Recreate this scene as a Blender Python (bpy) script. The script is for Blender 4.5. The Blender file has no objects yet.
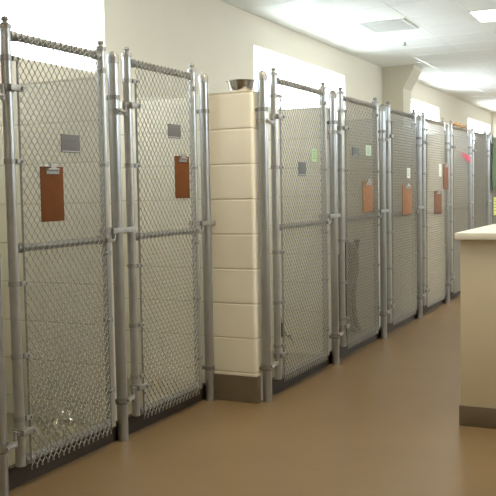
import bpy, bmesh, math, random
from mathutils import Vector, Matrix
random.seed(4)
PI = math.pi
S = bpy.context.scene
C = S.collection

# ---------------------------------------------------------------- camera
F_PX, H = 850.0, 1.22
cam_data = bpy.data.cameras.new('camera')
cam_data.sensor_fit = 'HORIZONTAL'; cam_data.sensor_width = 36.0
cam_data.lens = 36.0 * F_PX / 496.0
cam_data.clip_start = 0.05; cam_data.clip_end = 200
cam = bpy.data.objects.new('camera', cam_data); C.objects.link(cam)
_d = Vector((665 - 248, -(184 - 248), -F_PX)).normalized()          # corridor direction seen by the lens
_r = math.radians(1.05)
_h = Vector((417 - 1000 * math.cos(_r), 64 - 1000 * math.sin(_r), -F_PX))
_z = _d.cross(_h).normalized()
if _z.y < 0: _z = -_z
_x = _d.cross(_z)
M3 = Matrix((_x, _d, _z))
cam.matrix_world = Matrix.Translation((0, 0, H)) @ M3.to_4x4()
S.camera = cam

# ---------------------------------------------------------------- exposure, sky
S.view_settings.view_transform = 'Standard'
S.view_settings.look = 'None'
S.view_settings.gamma = 1.0
S.view_settings.use_curve_mapping = False
S.view_settings.exposure = 1.15
WORLD_STRENGTH = 7.5
LAMP_STRENGTH = 9.0
world = bpy.data.worlds.new('overcast_sky'); S.world = world
world.use_nodes = True
bg = world.node_tree.nodes['Background']
bg.inputs[0].default_value = (0.78, 0.91, 1.0, 1)
bg.inputs[1].default_value = WORLD_STRENGTH

# window openings in the kennel-side wall: (y0, y1)
WX, WZ0, WZ1 = -3.6, 2.07, 2.64
CEIL = 2.935
WINDOWS = [(2.45, 5.08), (7.54, 10.16), (12.75, 15.09), (17.55, 20.05)]
XR = 1.9                                            # far side wall of the corridor
ADDED_WINDOWS_R = [(3.4, 6.0), (8.4, 11.0), (11.6, 14.2), (14.8, 17.4)]  # openings in the unseen right wall, added to brighten the kennel side
for (a, b, sd) in [(a, b, -1) for a, b in WINDOWS] + [(a, b, 1) for a, b in ADDED_WINDOWS_R]:
    ld = bpy.data.lights.new('sky_portal', 'AREA')
    ld.shape = 'RECTANGLE'; ld.size = WZ1 - WZ0; ld.size_y = b - a
    ld.cycles.is_portal = True
    lo = bpy.data.objects.new('sky_portal', ld); C.objects.link(lo)
    lo.location = (WX - 0.12 if sd < 0 else XR + 0.12, (a + b) / 2, (WZ0 + WZ1) / 2)
    lo.rotation_euler = (0, sd * PI / 2, 0)

# ---------------------------------------------------------------- materials
def mat(name, col, rough=0.6, metal=0.0, noise=0.0, nscale=8.0, bump=0.0, bscale=60.0, spec=0.5, col2=None):
    m = bpy.data.materials.new(name); m.use_nodes = True
    nt = m.node_tree; p = nt.nodes['Principled BSDF']
    p.inputs['Base Color'].default_value = (*col, 1)
    p.inputs['Roughness'].default_value = rough
    p.inputs['Metallic'].default_value = metal
    p.inputs['Specular IOR Level'].default_value = spec
    g = nt.nodes.new('ShaderNodeNewGeometry')
    if noise > 0:
        n = nt.nodes.new('ShaderNodeTexNoise'); n.inputs['Scale'].default_value = nscale
        n.inputs['Detail'].default_value = 5
        nt.links.new(g.outputs['Position'], n.inputs['Vector'])
        r = nt.nodes.new('ShaderNodeValToRGB')
        c2 = col2 or tuple(max(0, c * (1 - noise)) for c in col)
        r.color_ramp.elements[0].position = 0.35; r.color_ramp.elements[0].color = (*c2, 1)
        r.color_ramp.elements[1].position = 0.65; r.color_ramp.elements[1].color = (*col, 1)
        nt.links.new(n.outputs['Fac'], r.inputs['Fac'])
        nt.links.new(r.outputs['Color'], p.inputs['Base Color'])
    if bump > 0:
        n2 = nt.nodes.new('ShaderNodeTexNoise'); n2.inputs['Scale'].default_value = bscale
        nt.links.new(g.outputs['Position'], n2.inputs['Vector'])
        b = nt.nodes.new('ShaderNodeBump'); b.inputs['Strength'].default_value = bump
        b.inputs['Distance'].default_value = 0.004
        nt.links.new(n2.outputs['Fac'], b.inputs['Height'])
        nt.links.new(b.outputs['Normal'], p.inputs['Normal'])
    return m

def block_mat(name, col, mort, course=0.201):
    """painted concrete block: horizontal joints every course, rough paint"""
    m = mat(name, col, 0.45)
    nt = m.node_tree; p = nt.nodes['Principled BSDF']; L = nt.links.new
    g = nt.nodes.new('ShaderNodeNewGeometry')
    sp = nt.nodes.new('ShaderNodeSeparateXYZ'); L(g.outputs['Position'], sp.inputs[0])
    def mth(op, a, b=None):
        n = nt.nodes.new('ShaderNodeMath'); n.operation = op
        for i, v in enumerate((a, b)):
            if v is None: continue
            if isinstance(v, (int, float)): n.inputs[i].default_value = v
            else: L(v, n.inputs[i])
        return n.outputs[0]
    fr = mth('FRACT', mth('DIVIDE', mth('ADD', sp.outputs['Z'], 0.03), course))
    dist = mth('MULTIPLY', mth('SUBTRACT', 0.5, mth('ABSOLUTE', mth('SUBTRACT', fr, 0.5))), course)   # metres to nearest joint
    mr = nt.nodes.new('ShaderNodeMapRange'); mr.inputs['From Min'].default_value = 0.002
    mr.inputs['From Max'].default_value = 0.007; L(dist, mr.inputs['Value'])
    mx = nt.nodes.new('ShaderNodeMix'); mx.data_type = 'RGBA'
    L(mr.outputs[0], mx.inputs['Factor'])
    mx.inputs['A'].default_value = (*mort, 1)
    n = nt.nodes.new('ShaderNodeTexNoise'); n.inputs['Scale'].default_value = 3
    L(g.outputs['Position'], n.inputs['Vector'])
    r = nt.nodes.new('ShaderNodeValToRGB')
    r.color_ramp.elements[0].position = 0.3; r.color_ramp.elements[0].color = (*[c * 0.93 for c in col], 1)
    r.color_ramp.elements[1].position = 0.7; r.color_ramp.elements[1].color = (*col, 1)
    L(n.outputs['Fac'], r.inputs['Fac']); L(r.outputs['Color'], mx.inputs['B'])
    L(mx.outputs['Result'], p.inputs['Base Color'])
    n2 = nt.nodes.new('ShaderNodeTexNoise'); n2.inputs['Scale'].default_value = 120
    L(g.outputs['Position'], n2.inputs['Vector'])
    hsum = mth('ADD', mr.outputs[0], mth('MULTIPLY', n2.outputs['Fac'], 0.15))
    b = nt.nodes.new('ShaderNodeBump'); b.inputs['Strength'].default_value = 0.6
    b.inputs['Distance'].default_value = 0.004
    L(hsum, b.inputs['Height']); L(b.outputs['Normal'], p.inputs['Normal'])
    return m

def emit_mat(name, col, strength):
    m = bpy.data.materials.new(name); m.use_nodes = True
    p = m.node_tree.nodes['Principled BSDF']
    p.inputs['Base Color'].default_value = (0.9, 0.9, 0.9, 1)
    p.inputs['Emission Color'].default_value = (*col, 1)
    p.inputs['Emission Strength'].default_value = strength
    return m

def glass_mat():
    m = bpy.data.materials.new('window_glass'); m.use_nodes = True
    nt = m.node_tree; nt.nodes.clear()
    o = nt.nodes.new('ShaderNodeOutputMaterial'); mx = nt.nodes.new('ShaderNodeMixShader')
    t = nt.nodes.new('ShaderNodeBsdfTransparent'); gl = nt.nodes.new('ShaderNodeBsdfGlossy')
    gl.inputs['Roughness'].default_value = 0.02; mx.inputs[0].default_value = 0.05
    nt.links.new(t.outputs[0], mx.inputs[1]); nt.links.new(gl.outputs[0], mx.inputs[2])
    nt.links.new(mx.outputs[0], o.inputs[0])
    return m

M = dict(
    wall=mat('wall_paint', (0.72, 0.66, 0.54), 0.6, noise=0.03, nscale=1.5, bump=0.15, bscale=90),
    column=mat('column_paint', (0.62, 0.57, 0.45), 0.6, noise=0.03, nscale=1.5),
    block=block_mat('painted_block', (0.80, 0.75, 0.62), (0.66, 0.61, 0.48)),
    floor=mat('epoxy_floor', (0.225, 0.148, 0.073), 0.30, noise=0.1, nscale=2.2, bump=0.12, bscale=25, spec=0.5),
    kfloor=mat('kennel_floor', (0.27, 0.23, 0.15), 0.45, noise=0.15, nscale=5),
    base=mat('cove_base', (0.16, 0.125, 0.08), 0.5, noise=0.12, nscale=6),
    kerb=mat('kerb_base', (0.05, 0.034, 0.022), 0.6, noise=0.25, nscale=6),
    tile=mat('ceiling_tile', (0.86, 0.87, 0.85), 0.9, noise=0.03, nscale=40, bump=0.2, bscale=150),
    tee=mat('ceiling_tee', (0.86, 0.87, 0.85), 0.35),
    vent=mat('vent_metal', (0.62, 0.62, 0.60), 0.5),
    galv=mat('galvanised_steel', (0.42, 0.43, 0.44), 0.30, metal=0.85, noise=0.10, nscale=14),
    stile=mat('galvanised_frame', (0.44, 0.44, 0.435), 0.34, metal=0.75, noise=0.12, nscale=20),
    rail=mat('galvanised_rail', (0.30, 0.295, 0.28), 0.42, metal=0.7, noise=0.15, nscale=26),
    cast=mat('cast_fitting', (0.38, 0.37, 0.35), 0.5, metal=0.6, noise=0.2, nscale=60),
    dcast=mat('dull_fitting', (0.27, 0.265, 0.255), 0.5, metal=0.6, noise=0.2, nscale=60),
    wire=mat('galvanised_wire', (0.42, 0.41, 0.375), 0.45, metal=0.5, noise=0.1, nscale=30),
    bright=mat('bright_wire', (0.75, 0.72, 0.66), 0.25, metal=0.8),
    alu=mat('window_aluminium', (0.8, 0.8, 0.8), 0.4, metal=0.3),
    brown=mat('brown_hardboard', (0.15, 0.052, 0.014), 0.75, noise=0.12, nscale=20, spec=0.15),
    tan=mat('tan_hardboard', (0.38, 0.19, 0.10), 0.75, noise=0.12, nscale=20, spec=0.15),
    rose=mat('reddish_hardboard', (0.26, 0.13, 0.085), 0.75, noise=0.12, nscale=20, spec=0.15),
    plate=mat('grey_plate', (0.14, 0.14, 0.14), 0.6, spec=0.25),
    plateline=mat('plate_line', (0.10, 0.10, 0.105), 0.5),
    platefoot=mat('plate_edge', (0.42, 0.42, 0.40), 0.5),
    green=mat('green_paper', (0.42, 0.58, 0.32), 0.8),
    mint=mat('mint_paper', (0.58, 0.70, 0.54), 0.8),
    paper=mat('white_paper', (0.78, 0.80, 0.74), 0.8),
    yellow=mat('yellow_paper', (0.74, 0.72, 0.22), 0.8),
    ink=mat('ink_line', (0.20, 0.28, 0.20), 0.8),
    pink=mat('pink_cloth', (0.85, 0.20, 0.28), 0.9, noise=0.15, nscale=30),
    gcloth=mat('green_cloth', (0.16, 0.23, 0.13), 0.95, noise=0.25, nscale=20),
    tcloth=mat('tan_cloth', (0.48, 0.30, 0.15), 0.95, noise=0.25, nscale=30),
    rag=mat('dark_rag', (0.06, 0.035, 0.02), 0.95, noise=0.3, nscale=50),
    steel=mat('stainless_steel', (0.55, 0.53, 0.51), 0.22, metal=1.0, noise=0.05),
    cbody=mat('counter_paint', (0.66, 0.58, 0.43), 0.55, noise=0.03, nscale=2),
    ctop=mat('counter_laminate', (0.80, 0.78, 0.70), 0.4),
    fur=mat('brown_fur', (0.11, 0.07, 0.03), 0.85, noise=0.45, nscale=25, bump=0.6, bscale=120),
    nose=mat('dog_nose', (0.02, 0.018, 0.016), 0.35),
    plastic=mat('white_plastic', (0.85, 0.85, 0.83), 0.4),
    glass=glass_mat(),
    lamp=emit_mat('lit_diffuser', (1.0, 0.84, 0.58), LAMP_STRENGTH),
)

# ---------------------------------------------------------------- helpers
def box(bm, x0, x1, y0, y1, z0, z1, bev=0.0):
    r = bmesh.ops.create_cube(bm, size=1)
    for v in r['verts']:
        v.co = Vector(((x0 + x1) / 2 + v.co.x * (x1 - x0), (y0 + y1) / 2 + v.co.y * (y1 - y0), (z0 + z1) / 2 + v.co.z * (z1 - z0)))
    if bev > 0:
        es = list({e for v in r['verts'] for e in v.link_edges})
        bmesh.ops.bevel(bm, geom=es, offset=bev, segments=2, affect='EDGES', profile=0.6)

def tube(bm, pts, r, n=12, caps=True):
    """a round tube swept along points"""
    pts = [Vector(p) for p in pts]; rings = []
    rr = r if isinstance(r, (list, tuple)) else [r] * len(pts)
    prev = None
    for i, p in enumerate(pts):
        a = pts[max(i - 1, 0)]; b = pts[min(i + 1, len(pts) - 1)]
        t = (b - a).normalized()
        u = prev - t * prev.dot(t) if prev is not None else t.orthogonal()
        if u.length < 1e-5: u = t.orthogonal()
        u.normalize(); prev = u; w = t.cross(u)
        rings.append([bm.verts.new(p + (u * math.cos(2 * PI * k / n) + w * math.sin(2 * PI * k / n)) * rr[i]) for k in range(n)])
    for a, b in zip(rings, rings[1:]):
        for k in range(n):
            bm.faces.new((a[k], a[(k + 1) % n], b[(k + 1) % n], b[k]))
    if caps:
        bm.faces.new(rings[0][::-1]); bm.faces.new(rings[-1])

def lathe(bm, prof, cx=0, cy=0, n=24):
    """prof: (radius, z) pairs"""
    rings = []
    for (r, z) in prof:
        if r < 1e-6: rings.append([bm.verts.new((cx, cy, z))])
        else: rings.append([bm.verts.new((cx + r * math.cos(2 * PI * k / n), cy + r * math.sin(2 * PI * k / n), z)) for k in range(n)])
    for a, b in zip(rings, rings[1:]):
        for k in range(n):
            k2 = (k + 1) % n
            if len(a) == 1 and len(b) == 1: continue
            if len(a) == 1: bm.faces.new((a[0], b[k2], b[k]))
            elif len(b) == 1: bm.faces.new((a[k], a[k2], b[0]))
            else: bm.faces.new((a[k], a[k2], b[k2], b[k]))

def obj(name, bm, m, parent=None, smooth=True):
    me = bpy.data.meshes.new(name)
    bmesh.ops.recalc_face_normals(bm, faces=bm.faces)
    bm.to_mesh(me); bm.free()
    me.materials.append(M[m])
    if smooth:
        for p in me.polygons: p.use_smooth = True
        try: me.set_sharp_from_angle(angle=math.radians(38))
        except Exception: pass
    o = bpy.data.objects.new(name, me); C.objects.link(o)
    if parent: o.parent = parent
    return o

def tag(o, label, cat, group=None):
    o['label'] = label; o['category'] = cat
    if group: o['group'] = group
    return o

def thing(name, label, cat, loc=(0, 0, 0), rz=0.0, group=None):
    o = bpy.data.objects.new(name, None); C.objects.link(o)
    o.empty_display_size = 0.1
    o.location = loc; o.rotation_euler = (0, 0, rz)
    return tag(o, label, cat, group)

def struct(name, bm, m, parent=None, smooth=False):
    o = obj(name, bm, m, parent, smooth)
    if parent is None: o['kind'] = 'structure'
    return o

def sbox(name, m, *a, parent=None, bev=0.0):
    bm = bmesh.new(); box(bm, *a, bev=bev)
    return struct(name, bm, m, parent)

def dup(root, loc, rz, label, group=None):
    r = root.copy(); C.objects.link(r); r.location = loc; r.rotation_euler = (0, 0, rz)
    r['label'] = label
    if group: r['group'] = group
    for ch in list(root.children):
        c = ch.copy(); C.objects.link(c); c.parent = r
        for g in list(ch.children):
            d = g.copy(); C.objects.link(d); d.parent = c
    return r

# ---------------------------------------------------------------- room shell
Y0, Y1 = -2.6, 20.2
sbox('floor', 'floor', WX - 0.2, XR + 0.2, Y0 - 0.15, Y1 + 0.15, -0.12, 0.0)
sbox('ceiling', 'tile', WX - 0.2, XR + 0.2, Y0 - 0.15, Y1 + 0.15, CEIL, CEIL + 0.1)
# kennel-side wall with clerestory openings
bm = bmesh.new()
box(bm, WX - 0.2, WX, Y0 - 0.15, Y1 + 0.15, 0, WZ0)
box(bm, WX - 0.2, WX, Y0 - 0.15, Y1 + 0.15, WZ1, CEIL)
ys = [Y0 - 0.15] + [v for w in WINDOWS for v in w] + [Y1 + 0.15]
for a, b in zip(ys[0::2], ys[1::2]):
    box(bm, WX - 0.2, WX, a, b, WZ0, WZ1)
struct('wall_left', bm, 'wall')
bm = bmesh.new()
box(bm, XR, XR + 0.2, Y0 - 0.15, Y1 + 0.15, 0, WZ0)
box(bm, XR, XR + 0.2, Y0 - 0.15, Y1 + 0.15, WZ1, CEIL)
ys = [Y0 - 0.15] + [v for w in ADDED_WINDOWS_R for v in w] + [Y1 + 0.15]
for a, b in zip(ys[0::2], ys[1::2]):
    box(bm, XR, XR + 0.2, a, b, WZ0, WZ1)
struct('wall_right', bm, 'wall')
sbox('wall_front', 'wall', WX, XR, Y0 - 0.15, Y0, 0, CEIL)
sbox('wall_end', 'wall', WX, XR, Y1, Y1 + 0.15, 0, CEIL)
for i, (a, b, xw, sd) in enumerate([(a, b, WX, 1) for a, b in WINDOWS] + [(a, b, XR, -1) for a, b in ADDED_WINDOWS_R]):
    w = bpy.data.objects.new('window_%d' % (i + 1), None); C.objects.link(w)  # the right-wall ones are unseen, added for the light they let in
    w['kind'] = 'structure'
    bm = bmesh.new(); t = 0.010; x0, x1 = sorted((xw - sd * 0.05, xw - sd * 0.02))
    box(bm, x0, x1, a, b, WZ0, WZ0 + t); box(bm, x0, x1, a, b, WZ1 - t, WZ1)
    box(bm, x0, x1, a, a + t, WZ0 + t, WZ1 - t); box(bm, x0, x1, b - t, b, WZ0 + t, WZ1 - t)
    obj('window_frame', bm, 'alu', w, False)
    bm = bmesh.new(); box(bm, xw - sd * 0.035 - 0.003, xw - sd * 0.035 + 0.003, a + t, b - t, WZ0 + t, WZ1 - t)
    obj('window_pane', bm, 'glass', w, False)

# painted column with a haunch widening to the ceiling
bm = bmesh.new()
prof = [(WX, 0), (-3.30, 0), (-3.30, 2.62), (-3.15, 2.88), (-3.15, CEIL), (WX, CEIL)]
f0 = [bm.verts.new((x, 11.73, z)) for x, z in prof]; f1 = [bm.verts.new((x, 12.15, z)) for x, z in prof]
bm.faces.new(f0); bm.faces.new(f1[::-1])
for k in range(len(prof)):
    k2 = (k + 1) % len(prof); bm.faces.new((f0[k], f0[k2], f1[k2], f1[k]))
struct('wall_column', bm, 'column')

# ceiling grid of tee bars
bm = bmesh.new(); TX, TY, P = -1.75, 8.5, 0.61
k = -4
for k in range(-3, 7):
    x = TX + k * P
    if WX < x < XR: box(bm, x - 0.012, x + 0.012, Y0, Y1, CEIL - 0.002, CEIL)
for k in range(-18, 20):
    y = TY + k * P
    if Y0 < y < Y1: box(bm, WX, XR, y - 0.012, y + 0.012, CEIL - 0.002, CEIL)
struct('trim_1', bm, 'tee')

# kennel floors, kerbs, block partitions
XA, XB = -2.43, -2.10
sbox('floor_kennel', 'kfloor', WX, XA - 0.03, Y0, 4.36, 0, 0.075)
sbox('floor_kennel', 'kfloor', WX, XB - 0.03, 4.51, 12.9, 0, 0.075)
YB = [4.42 + 1.14 * k for k in range(8)]            # posts of the far row
YA = [2.585, 3.445]                                 # posts of the near row (the third stands at the return wall)
PT = 1.79
def partition(y0, y1, xe, nm='wall_partition'):
    bm = bmesh.new()
    r = bmesh.ops.create_cube(bm, size=1)
    for v in r['verts']:
        v.co = Vector((WX + (v.co.x + .5) * (xe - WX), y0 + (v.co.y + .5) * (y1 - y0), (v.co.z + .5) * PT))
    es = [e for e in bm.edges if all(abs(v.co.x - xe) < 1e-4 for v in e.verts) and abs(e.verts[0].co.z - e.verts[1].co.z) > 0.1]
    bmesh.ops.bevel(bm, geom=es, offset=0.022, segments=4, affect='EDGES', profile=0.5)
    o = obj(nm, bm, 'block', None, True); o['kind'] = 'structure'
for y in YA: partition(y - 0.03, y + 0.11, XA - 0.02)
partition(4.36, 4.51, XB)
for y in YB[1:]: partition(y - 0.06, y + 0.09, XB)
def kerb(nm, x, y0, y1, h=0.088):
    bm = bmesh.new(); box(bm, x - 0.03, x, y0, y1, 0, h); o = struct(nm, bm, 'kerb')
kerb('trim_2', XA, 0.9, 4.36)
kerb('trim_3', XB, 4.515, 12.9)
# cove base on the return wall
bm = bmesh.new(); box(bm, -2.43, -2.098, 4.348, 4.36, 0, 0.155, 0.004); struct('baseboard_return', bm, 'base')
bm = bmesh.new(); box(bm, -2.10, -2.088, 4.349, 4.39, 0, 0.155, 0.003); struct('baseboard_return', bm, 'base')
bm = bmesh.new(); box(bm, WX, WX + 0.012, 12.95, Y1, 0, 0.12); struct('baseboard_left', bm, 'base')
bm = bmesh.new(); box(bm, XR - 0.012, XR, Y0, Y1, 0, 0.12); struct('baseboard_right', bm, 'base')

# ---------------------------------------------------------------- posts
PR = 0.027
def make_post(h=1.875):
    t = thing('fence_post', '', 'post')
    bm = bmesh.new(); tube(bm, [(0, 0, 0), (0, 0, h)], PR, 20); obj('pole', bm, 'galv', t)
    bm = bmesh.new()
    lathe(bm, [(PR + .003, h - 0.028), (PR + .003, h + 0.002), (PR - .002, h + 0.014), (PR - .012, h + 0.026), (0, h + 0.032)], n=20)
    lathe(bm, [(PR + .003, h - 0.028), (PR - .001, h - 0.028)], n=20)
    obj('cap', bm, 'cast', t)
    for z in (1.685, 0.195):
        bm = bmesh.new()
        lathe(bm, [(PR, z - 0.011), (PR + .004, z - 0.011), (PR + .004, z + 0.011), (PR, z + 0.011)], n=20)
        box(bm, -0.016, 0.004, PR, PR + 0.03, z - 0.010, z + 0.010, 0.002)
        tube(bm, [(-0.022, PR + 0.016, z), (0.012, PR + 0.016, z)], 0.006, 8)
        obj('strap', bm, 'dcast', t)
    return t
# local +x runs along the gates (world +Y), local +y towards the runs
post = make_post()
R90 = PI / 2
posts = [((-2.40, 2.585), 'thick galvanised steel post cut by the left edge of the photo'),
         ((-2.40, 3.445), 'galvanised post between the two nearest gates, both with plain brown clipboards'),
         ((-2.385, 4.318), 'galvanised post against the block pier, on the side of the near pair of gates'),
         ((-2.06, YB[0]), 'galvanised post just past the block pier with the steel bowl'),
         ((-2.06, YB[1]), 'galvanised post at the latch side of the gate with the bright green paper'),
         ((-2.06, YB[2]), 'galvanised post just past the gate with the mint paper and orange clipboard'),
         ((-2.06, YB[3]), 'galvanised post two posts beyond the orange clipboard, where the third window shows'),
         ((-2.06, YB[4]), 'galvanised post at the near end of the gate with the pink cloth'),
         ((-2.06, YB[5]), 'galvanised post at the far end of the gate with the pink cloth'),
         ((-2.06, YB[6]), 'far galvanised post beside the gate with the green cloth')]
for i, ((x, y), lab) in enumerate(posts):
    if i == 0:
        post.location = (x, y, 0); post.rotation_euler = (0, 0, R90); post['label'] = lab; post['group'] = 'posts of the kennel front'
    else: dup(post, (x, y, 0), R90, lab, 'posts of the kennel front')

# ---------------------------------------------------------------- chain-link gates
SR, RR = 0.0215, 0.0175
def chain_bm(x0, x1, z0, z1, y, pitch, hz, r=0.0022):
    bm = bmesh.new(); a = pitch / 2.0
    n = int(round((x1 - x0) / a)); a = (x1 - x0) / n
    rows = int((z1 - z0) / hz)
    for i in range(n):
        pts = []
        for k in range(rows + 1):
            right = (k + i) % 2
            x = x0 + (i + (1.04 if right else -0.04)) * a
            dz = hz * 0.16
            pts.append((x, y + (0.0022 if right else -0.0022), z0 + k * hz - dz))
            pts.append((x, y + (0.0022 if right else -0.0022), z0 + k * hz + dz))
        # knuckled ends
        s = 1 if (rows + i) % 2 else -1
        pts.append((pts[-1][0] - s * a * 0.22, y, pts[-1][2] + hz * 0.38))
        pts.insert(0, (pts[0][0] - (1 if i % 2 else -1) * a * 0.22, y, z0 - hz * 0.45))
        tube(bm, pts, r, 5)
    return bm

def make_gate(L, side):
    t = thing('chain_link_gate', '', 'gate')
    ytop, ybot, ymid = 1.868, 0.118, 1.005
    for sx in (0, L):
        h = 1.905
        bm = bmesh.new(); tube(bm, [(sx, 0, 0.10), (sx, 0, h)], SR, 16); s = obj('stile', bm, 'stile', t)
        bm = bmesh.new(); lathe(bm, [(SR, h - 0.012), (SR + .004, h - 0.012), (SR + .004, h + 0.004), (0.012, h + 0.010), (0.011, h + 0.016), (0.017, h + 0.024), (0.012, h + 0.034), (0, h + 0.038)], sx, 0, 16)
        obj('cap', bm, 'cast', s)
    for z, nm in ((ytop, 'rail'), (ymid, 'rail'), (ybot, 'rail')):
        bm = bmesh.new(); tube(bm, [(SR * 0.7, 0, z), (L - SR * 0.7, 0, z)], RR, 14)
        for sx, s in ((SR, 1), (L - SR, -1)):
            tube(bm, [(sx - s * 0.004, 0, z), (sx + s * 0.035, 0, z)], RR + 0.004, 14)
        obj(nm, bm, 'rail', t)
    mx0, mx1, my = 0.038, L - 0.034, -(RR + 0.0055)
    obj('chain_link_mesh', chain_bm(mx0, mx1, 0.085, 1.885, my, 0.036, 0.0235), 'wire', t)
    for xx in (mx0, mx1):
        bm = bmesh.new(); box(bm, xx - 0.001, xx + 0.001, my - 0.006, my + 0.006, 0.10, 1.78)
        obj('tension_bar', bm, 'wire', t)
    for (sx, xe, zz) in ((0, mx0, (1.775, 1.36, 0.86, 0.56, 0.30)), (L, mx1, (1.80, 1.36, 0.94, 0.62, 0.28))):
        s = 1 if xe > sx else -1
        for z in zz:
            bm = bmesh.new()
            lathe(bm, [(SR, z - 0.011), (SR + .003, z - 0.011), (SR + .003, z + 0.011), (SR, z + 0.011)], sx, 0, 16)
            box(bm, min(sx + s * 0.012, xe + s * 0.008), max(sx + s * 0.012, xe + s * 0.008), -0.030, -0.019, z - 0.010, z + 0.010, 0.002)
            tube(bm, [(xe + s * 0.002, -0.038, z), (xe + s * 0.002, -0.012, z)], 0.0065, 8)
            obj('tension_band', bm, 'cast', t)
    # hinges on the near stile, reaching back to the post
    gap = side
    for z in (1.655, 0.245):
        bm = bmesh.new()
        lathe(bm, [(SR, z - 0.016), (SR + .006, z - 0.016), (SR + .006, z + 0.016), (SR, z + 0.016)], 0, 0, 16)
        box(bm, -0.02, 0.055, -0.040, -0.022, z - 0.013, z + 0.013, 0.004)
        tube(bm, [(0.045, -0.05, z), (0.045, -0.01, z)], 0.008, 8)
        zl = z - 0.035
        tube(bm, [(-SR - 0.02, -0.012, zl - 0.02), (-SR - 0.02, -0.012, z + 0.012)], 0.008, 10)
        box(bm, -0.032, -SR, -0.02, -0.004, z - 0.010, z + 0.006, 0.002)
        box(bm, -gap + PR * 0.6, -SR - 0.014, -0.022, -0.006, zl - 0.014, zl + 0.008, 0.003)
        tube(bm, [(-gap - 0.036 + 0.02, -0.036, zl - 0.003), (-gap + 0.045, -0.030, zl - 0.003)], 0.008, 8)
        lathe(bm, [(PR, zl - 0.016), (PR + .005, zl - 0.016), (PR + .005, zl + 0.012), (PR, zl + 0.012)], -gap, 0, 18)
        obj('hinge', bm, 'cast', t)
    # fork latch at the far stile
    z = 1.045
    bm = bmesh.new()
    lathe(bm, [(SR, z - 0.018), (SR + .006, z - 0.018), (SR + .006, z + 0.018), (SR, z + 0.018)], L, 0, 16)
    for yy in (-0.044, 0.034):
        box(bm, L + 0.005, L + 0.20, yy, yy + 0.010, z - 0.013, z + 0.013, 0.003)
    box(bm, L + 0.018, L + 0.034, -0.040, 0.040, z - 0.013, z + 0.013, 0.003)
    tube(bm, [(L - 0.03, -0.032, z - 0.045), (L + 0.02, -0.032, z - 0.045), (L + 0.03, -0.032, z - 0.012)], 0.007, 8)
    tube(bm, [(L - 0.03, -0.036, z - 0.052), (L - 0.03, -0.036, z - 0.030)], 0.012, 8)
    obj('fork_latch', bm, 'cast', t)
    return t

GA, GB = 'gates of the near pair', 'gates of the far row'
LA, LB = 0.645, 0.80
ga = make_gate(LA, 0.105); ga.location = (-2.39, 2.69, 0); ga.rotation_euler = (0, 0, R90 + 0.0)
ga['label'] = 'nearest chain-link gate, at the left edge, with a brown clipboard and a landscape grey plate'
ga['group'] = GA
dup(ga, (-2.39, 3.55, 0), R90, 'chain-link gate beside the block pier, with a tall narrow brown clipboard under a grey plate', GA)
gb = make_gate(LB, 0.155); gb.location = (-2.06, YB[0] + 0.155, 0); gb.rotation_euler = (0, 0, R90)
gb['label'] = 'chain-link gate with a bright green paper, first one past the block pier'; gb['group'] = GB
glabels = ['chain-link gate with an orange clipboard and a dark brown dog behind its mesh',
           'chain-link gate in front of the painted column, white slip above its light brown clipboard',
           'chain-link gate before the third window, with a reddish clipboard low on its far side',
           'chain-link gate with a pink cloth tied to its mesh',
           'chain-link gate beyond the one with the pink cloth, bare mesh without papers',
           'farthest chain-link gate, a green cloth hanging on it at the right edge']
gates_b = [gb]
for k, lab in enumerate(glabels):
    gates_b.append(dup(gb, (-2.06, YB[k + 1] + 0.155, 0), R90, lab, GB))

# twists of bright wire mending the two near meshes
def wire_ties(gate, spots):
    for i, (x, z) in enumerate(spots):
        bm = bmesh.new(); rnd = random.Random(i * 7 + len(spots))
        pts = [(x + 0.012 * math.cos(k * 1.15 + i) * (1 - k * .04), -(RR + .0055) - 0.005 + 0.004 * math.sin(k * 1.9), z + k * 0.0022 - .01 + rnd.uniform(-.002, .002)) for k in range(12)]
        tube(bm, pts, 0.0022, 6); obj('wire_tie', bm, 'bright', gate)
wire_ties(ga, [(0.245, 0.265), (0.20, 0.235), (0.295, 0.245), (0.295, 0.215), (0.24, 0.21), (0.21, 0.19)])
wire_ties([o for o in bpy.data.objects if o.name == 'chain_link_gate.001'][0], [(0.19, 0.47), (0.215, 0.40), (0.26, 0.36), (0.30, 0.30)])

# ---------------------------------------------------------------- things on the gates
# built in local coordinates: x along the gate, y depth (negative to the corridor), z up
def hang(name, label, cat, x, y, z, group=None):
    return thing(name, label, cat, (x, y, z), R90, group)

def clipboard(label, X, y0, y1, z0, z1, m):
    w, h = y1 - y0, z1 - z0
    t = hang('clipboard', label, 'clipboard', X, y0, z0, 'clipboards on the gates')
    bm = bmesh.new(); box(bm, 0, w, -0.005, 0.0, 0, h, 0.002); obj('board', bm, m, t)
    bm = bmesh.new()
    box(bm, w * .22, w * .78, -0.010, -0.005, h - 0.032, h - 0.008, 0.002)
    tube(bm, [(w * .25, -0.012, h - 0.012), (w * .75, -0.012, h - 0.012)], 0.006, 10)
    box(bm, w * .38, w * .62, -0.016, -0.010, h - 0.012, h + 0.012, 0.002)
    obj('clip', bm, 'cast', t)
    bm = bmesh.new(); tube(bm, [(w * .5, 0.004, h + 0.022), (w * .5 - .012, -0.008, h + 0.004), (w * .5 + .004, -0.012, h - 0.004)], 0.0018, 6)
    obj('hook', bm, 'wire', t)
    return t
FA, FB = -2.39 + 0.028, -2.06 + 0.028        # just in front of the mesh
clipboard('brown clipboard on the nearest gate, at the left of the photo', FA, 2.838, 2.988, 1.108, 1.342, 'brown')
clipboard('brown clipboard on the gate beside the block pier', FA, 3.937, 4.087, 1.191, 1.418, 'brown')
clipboard('orange-tan clipboard on the gate with the dog', FB, 6.10, 6.34, 1.05, 1.284, 'tan')
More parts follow.
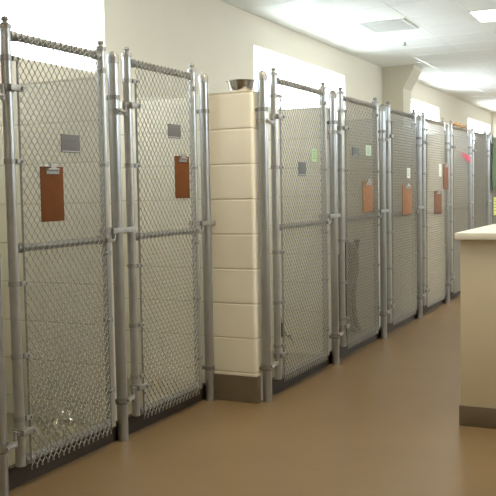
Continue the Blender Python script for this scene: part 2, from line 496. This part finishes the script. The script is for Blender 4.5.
clipboard('light brown clipboard below a white slip in front of the painted column', FB, 7.17, 7.475, 0.995, 1.253, 'tan')
clipboard('reddish brown clipboard at latch height, lower of two on the gate before the third window', FB, 8.30, 8.60, 0.97, 1.193, 'rose')
clipboard('reddish brown clipboard hung high, over the post end of the gate before the third window', FB, 8.68, 8.90, 1.21, 1.465, 'rose')

def plate(label, X, y0, y1, z0, z1):
    w, h = y1 - y0, z1 - z0
    t = hang('sign_plate', label, 'sign', X, y0, z0, 'grey plates on the gates')
    bm = bmesh.new(); box(bm, 0, w, -0.003, 0.0, 0, h, 0.001); obj('plate', bm, 'plate', t)
    bm = bmesh.new()
    box(bm, w * .25, w * .75, -0.0036, -0.003, h * .60, h * .68); box(bm, w * .3, w * .8, -0.0036, -0.003, h * .22, h * .28)
    obj('print', bm, 'plateline', t)
    bm = bmesh.new(); box(bm, w * .04, w * .96, -0.0036, -0.003, h * .06, h * .11); obj('light_edge', bm, 'platefoot', t)
plate('wide grey plate on the nearest gate, above its brown clipboard', FA, 2.984, 3.116, 1.405, 1.485)
plate('squarish grey plate above the clipboard on the gate beside the block pier', FA, 3.876, 4.006, 1.512, 1.586)
plate('dark grey plate left below the bright green paper', FB, 4.864, 4.985, 1.312, 1.397)
plate('grey plate left of the mint paper, above the orange clipboard', FB, 5.875, 6.03, 1.463, 1.528)

def paper(name, label, X, y0, y1, z0, z1, m, cat='paper'):
    w, h = y1 - y0, z1 - z0
    t = hang(name, label, cat, X, y0, z0, 'papers on the gates')
    bm = bmesh.new(); box(bm, 0, w, -0.0012, 0, 0, h); obj('sheet', bm, m, t, False)
    bm = bmesh.new()
    for q in (0.75, 0.58, 0.41, 0.24): box(bm, w * .2, w * (.6 + .2 * ((q * 7) % 1)), -0.0018, -0.0012, h * q, h * (q + .05))
    obj('handwriting', bm, 'ink', t, False)
paper('paper_note', 'bright green paper note on the first gate past the block pier', FB, 5.085, 5.185, 1.405, 1.487, 'green')
paper('paper_note', 'pale mint paper note above right of the orange clipboard', FB, 6.185, 6.315, 1.476, 1.555, 'mint')
paper('paper_note', 'white paper slip on the gate in front of the painted column', FB, 7.325, 7.43, 1.312, 1.402, 'paper')
paper('paper_note', 'tall white paper slip above the lower reddish clipboard', FB, 8.50, 8.61, 1.335, 1.461, 'paper')
paper('paper_note', 'yellow paper strip below the green cloth at the right edge', FB, 11.53, 11.78, 0.85, 1.085, 'yellow')

# pink cloth strip tied on the mesh
def cloth_strip(name, label, cat, X, y, z, L, w, m, tilt, group=None, amp=0.012, seed=1):
    t = thing(name, label, cat, (X, y, z), R90)
    rnd = random.Random(seed); bm = bmesh.new(); n, k = 18, 8; g = []
    for side in (0, 1):
        rows = []
        for i in range(n + 1):
            u = i / n; row = []
            for j in range(k + 1):
                v = j / k - .5
                yy = -0.006 - amp * (1 + math.sin(u * 9 + v * 4 + seed)) - side * 0.004
                row.append(bm.verts.new((u * L * math.cos(tilt) - v * w * math.sin(tilt), yy, u * L * math.sin(tilt) + v * w * (1 - .25 * math.sin(u * PI * 2)) * math.cos(tilt))))
            rows.append(row)
        g.append(rows)
    for side in (0, 1):
        for i in range(n):
            for j in range(k):
                q = (g[side][i][j], g[side][i + 1][j], g[side][i + 1][j + 1], g[side][i][j + 1])
                bm.faces.new(q if side else q[::-1])
    for i in range(n):
        for j in (0, k): bm.faces.new((g[0][i][j], g[1][i][j], g[1][i + 1][j], g[0][i + 1][j]))
    for j in range(k):
        for i in (0, n): bm.faces.new((g[0][i][j], g[1][i][j], g[1][i][j + 1], g[0][i][j + 1]))
    obj('cloth', bm, m, t)
    return t
pk = cloth_strip('pink_bandana', 'pink cloth strip tied to the mesh of a far gate', 'cloth', FB + .002, 9.47, 1.59, 0.50, 0.06, 'pink', -0.11, seed=2)
gc = cloth_strip('green_towel', 'dull green towel hanging on the farthest gate at the right edge', 'towel', FB + .004, 11.36, 1.50, 0.85, 0.72, 'gcloth', 0.0, seed=5)

# rolled tan cloth on the top rail of the gate with the pink bandana
bm = bmesh.new(); n = 26
pts = [(i / n * 0.66, math.sin(i * 1.1) * .003, 1.868 + RR + 0.022 + math.sin(i * .9) * .003) for i in range(n + 1)]
tube(bm, pts, [0.020 + 0.004 * math.sin(i * 1.7) for i in range(n + 1)], 10)
rt = thing('rolled_cloth', 'tan rolled cloth lying on the top rail above the pink cloth', 'cloth', (-2.06, YB[4] + 0.19, 0), R90)
obj('roll', bm, 'tcloth', rt)

# dark rag caught low in the mesh of the green-paper gate
t = thing('chewed_rag', 'dark brown chewed rag caught low in the mesh beside the gate stile', 'rag', (-2.092, YB[0] + 0.235, 0.33), R90)
bm = bmesh.new()
def blob(bm, c, r, seed):
    rnd = random.Random(seed); v0 = bmesh.ops.create_icosphere(bm, subdivisions=2, radius=1)['verts']
    for v in v0:
        s = 1 + rnd.uniform(-.25, .25)
        v.co = Vector((c[0] + v.co.x * r[0] * s, c[1] + v.co.y * r[1] * s, c[2] + v.co.z * r[2] * s))
blob(bm, (0.005, -0.008, 0.11), (.022, .009, .055), 1); blob(bm, (0.035, -0.008, 0.06), (.035, .008, .03), 2); blob(bm, (0.06, -.007, 0.02), (.03, .008, .02), 3)
obj('cloth', bm, 'rag', t)
bm = bmesh.new(); tube(bm, [(0.07, -.006, .02), (0.12, -.007, -.005), (0.16, -.008, -.01), (0.20, -.006, -.05), (0.22, -.006, -.065)], [.006, .004, .008, .004, .003], 8)
obj('frayed_strand', bm, 'rag', t)

# ---------------------------------------------------------------- steel bowl on the pier
t = thing('dog_bowl', 'stainless steel dog bowl standing on top of the block pier', 'bowl', (-2.205, 4.437, PT))
bm = bmesh.new()
lathe(bm, [(0, 0.0), (0.062, 0.0), (0.066, 0.006), (0.074, 0.045), (0.079, 0.062), (0.086, 0.064), (0.087, 0.067), (0.080, 0.068), (0.072, 0.060), (0.062, 0.010), (0, 0.008)], n=40)
obj('bowl_wall', bm, 'steel', t)

# ---------------------------------------------------------------- the dog
def make_dog():
    pts = {  # name: (x, y, z, r)   x across, y towards the back of the run, z up
        'pelvis': (0, .22, .20, .115), 'belly': (0, .15, .32, .105), 'chest': (0, .06, .46, .105), 'neck': (0, .03, .60, .085),
        'head': (0, .03, .695, .078), 'muz': (-.085, .01, .67, .042), 'muz2': (-.125, .0, .66, .033),
        'shl': (-.055, .03, .42, .052), 'ell': (-.06, .03, .27, .036), 'wrl': (-.055, .01, .13, .026), 'pal': (-.055, -.01, .03, .028), 'tol': (-.055, -.05, .022, .024),
        'shr': (.055, .03, .42, .052), 'elr': (.06, .03, .27, .036), 'wrr': (.055, .01, .13, .026), 'par': (.055, -.01, .03, .028), 'tor': (.055, -.05, .022, .024),
        'hil': (-.065, .20, .16, .075), 'knl': (-.085, .07, .17, .045), 'hkl': (-.08, .20, .05, .03), 'ftl': (-.085, .06, .025, .024),
        'hir': (.065, .20, .16, .075), 'knr': (.085, .07, .17, .045), 'hkr': (.08, .20, .05, .03), 'ftr': (.085, .06, .025, .024),
        't1': (-.03, .31, .10, .03), 't2': (-.12, .33, .04, .02), 't3': (-.20, .27, .025, .013)}
    ed = [('pelvis', 'belly'), ('belly', 'chest'), ('chest', 'neck'), ('neck', 'head'), ('head', 'muz'), ('muz', 'muz2'),
          ('chest', 'shl'), ('shl', 'ell'), ('ell', 'wrl'), ('wrl', 'pal'), ('pal', 'tol'),
          ('chest', 'shr'), ('shr', 'elr'), ('elr', 'wrr'), ('wrr', 'par'), ('par', 'tor'),
          ('pelvis', 'hil'), ('hil', 'knl'), ('knl', 'hkl'), ('hkl', 'ftl'), ('pelvis', 'hir'), ('hir', 'knr'), ('knr', 'hkr'), ('hkr', 'ftr'),
          ('pelvis', 't1'), ('t1', 't2'), ('t2', 't3')]
    names = list(pts); me = bpy.data.meshes.new('dog_body')
    me.from_pydata([pts[n][:3] for n in names], [(names.index(a), names.index(b)) for a, b in ed], [])
    o = bpy.data.objects.new('dog', me); C.objects.link(o)
    sk = o.modifiers.new('skin', 'SKIN'); sk.use_smooth_shade = True
    sv = me.skin_vertices[0].data
    for i, n in enumerate(names):
        r = pts[n][3]; sv[i].radius = (r, r); sv[i].use_root = (n == 'pelvis')
    ss = o.modifiers.new('sub', 'SUBSURF'); ss.levels = 2; ss.render_levels = 2
    dg = bpy.context.evaluated_depsgraph_get(); dg.update()
    me2 = bpy.data.meshes.new_from_object(o.evaluated_get(dg))
    o.modifiers.clear(); o.data = me2
    me2.materials.clear(); me2.materials.append(M['fur'])
    for p in me2.polygons: p.use_smooth = True
    for s in (-1, 1):      # the head is turned to the dog's side (local -x)
        bm = bmesh.new(); v = bmesh.ops.create_cone(bm, segments=10, radius1=0.030, radius2=0.008, depth=0.085, cap_ends=True)['verts']
        for q in v: q.co = Vector((q.co.y * .4 + 0.012, 0.03 + q.co.x + s * 0.066, 0.725 - q.co.z - 0.02))
        obj('ear', bm, 'fur', o)
        bm = bmesh.new(); v = bmesh.ops.create_uvsphere(bm, u_segments=12, v_segments=8, radius=0.010)['verts']
        for q in v: q.co += Vector((-0.062, 0.022 + s * 0.030, 0.712))
        obj('eye', bm, 'nose', o)
    bm = bmesh.new(); v = bmesh.ops.create_uvsphere(bm, u_segments=12, v_segments=8, radius=0.017)['verts']
    for q in v: q.co += Vector((-0.153, -0.005, 0.668))
    obj('nose', bm, 'nose', o)
    return o
dog = make_dog()
tag(dog, 'dark brown dog sitting behind the mesh of the gate with the orange clipboard', 'dog')
dog.location = (-2.245, 6.47, 0.075); dog.rotation_euler = (0, 0, R90)

# ---------------------------------------------------------------- counter on the right
t = thing('half_height_counter', 'cream half-height counter with a pale top at the right edge', 'counter', (-0.93, 4.34, 0))
bm = bmesh.new(); box(bm, 0, 2.2, 0, 1.0, 0.10, 0.958, 0.004); obj('body', bm, 'cbody', t)
bm = bmesh.new(); box(bm, -0.022, 2.24, -0.025, 1.06, 0.958, 0.993, 0.005); obj('countertop', bm, 'ctop', t)
bm = bmesh.new(); box(bm, -0.006, 2.206, -0.008, 1.006, 0.0, 0.105, 0.003); obj('cove_base', bm, 'base', t)

# ---------------------------------------------------------------- ceiling fittings
def ceiling_light(label, x, y, proto=[None]):
    if proto[0] is None:
        t = thing('ceiling_light', label, 'light', (x, y, CEIL), 0, 'recessed ceiling lights')
        bm = bmesh.new(); w, d = 1.20, 0.60
        for a in ((0, w, 0, .02), (0, w, d - .02, d), (0, .02, .02, d - .02), (w - .02, w, .02, d - .02)): box(bm, *a, -0.012, 0.0)
        obj('frame', bm, 'tee', t, False)
        bm = bmesh.new(); box(bm, .02, w - .02, .02, d - .02, -0.009, -0.002); obj('diffuser', bm, 'lamp', t, False)
        proto[0] = t
        return t
    return dup(proto[0], (x, y, CEIL), 0, label, 'recessed ceiling lights')
ceiling_light('lit rectangular ceiling light at the top right of the photo', -1.745, 8.505)
for y in (-1.26, 3.62, 13.38, 18.26):  # further lights out of view, added to light the corridor
    ceiling_light('added lit rectangular ceiling light over the corridor, outside the picture', -1.745, y)

t = thing('ceiling_vent', 'square grey air vent in the ceiling near the ceiling light', 'vent', (-2.965, 8.505, CEIL))
bm = bmesh.new(); w = 0.60
x0, x1, y0, y1 = 0.10, 0.58, 0.02, 0.58
for a in ((x0, x1, y0, y0 + .03), (x0, x1, y1 - .03, y1), (x0, x0 + .03, y0 + .03, y1 - .03), (x1 - .03, x1, y0 + .03, y1 - .03)): box(bm, *a, -0.014, 0)
obj('frame', bm, 'vent', t, False)
bm = bmesh.new(); box(bm, x0 + .03, x1 - .03, y0 + .03, y1 - .03, -0.003, 0.0)
for k in range(11):
    y = y0 + .05 + k * .046; box(bm, x0 + .03, x1 - .03, y, y + .02, -0.012, -0.003)
obj('grille', bm, 'vent', t, False)
t = thing('sprinkler_head', 'small round sprinkler head on the ceiling beyond the vent', 'sprinkler', (-2.75, 9.86, CEIL))
bm = bmesh.new(); lathe(bm, [(0, -0.004), (0.045, -0.006), (0.048, 0)], n=20); obj('rose', bm, 'plastic', t)
bm = bmesh.new(); tube(bm, [(0, 0, -0.005), (0, 0, -0.04)], 0.010, 10); lathe(bm, [(0, -0.04), (0.025, -0.04), (0.026, -0.044), (0, -0.046)], n=16); obj('deflector', bm, 'cast', t)
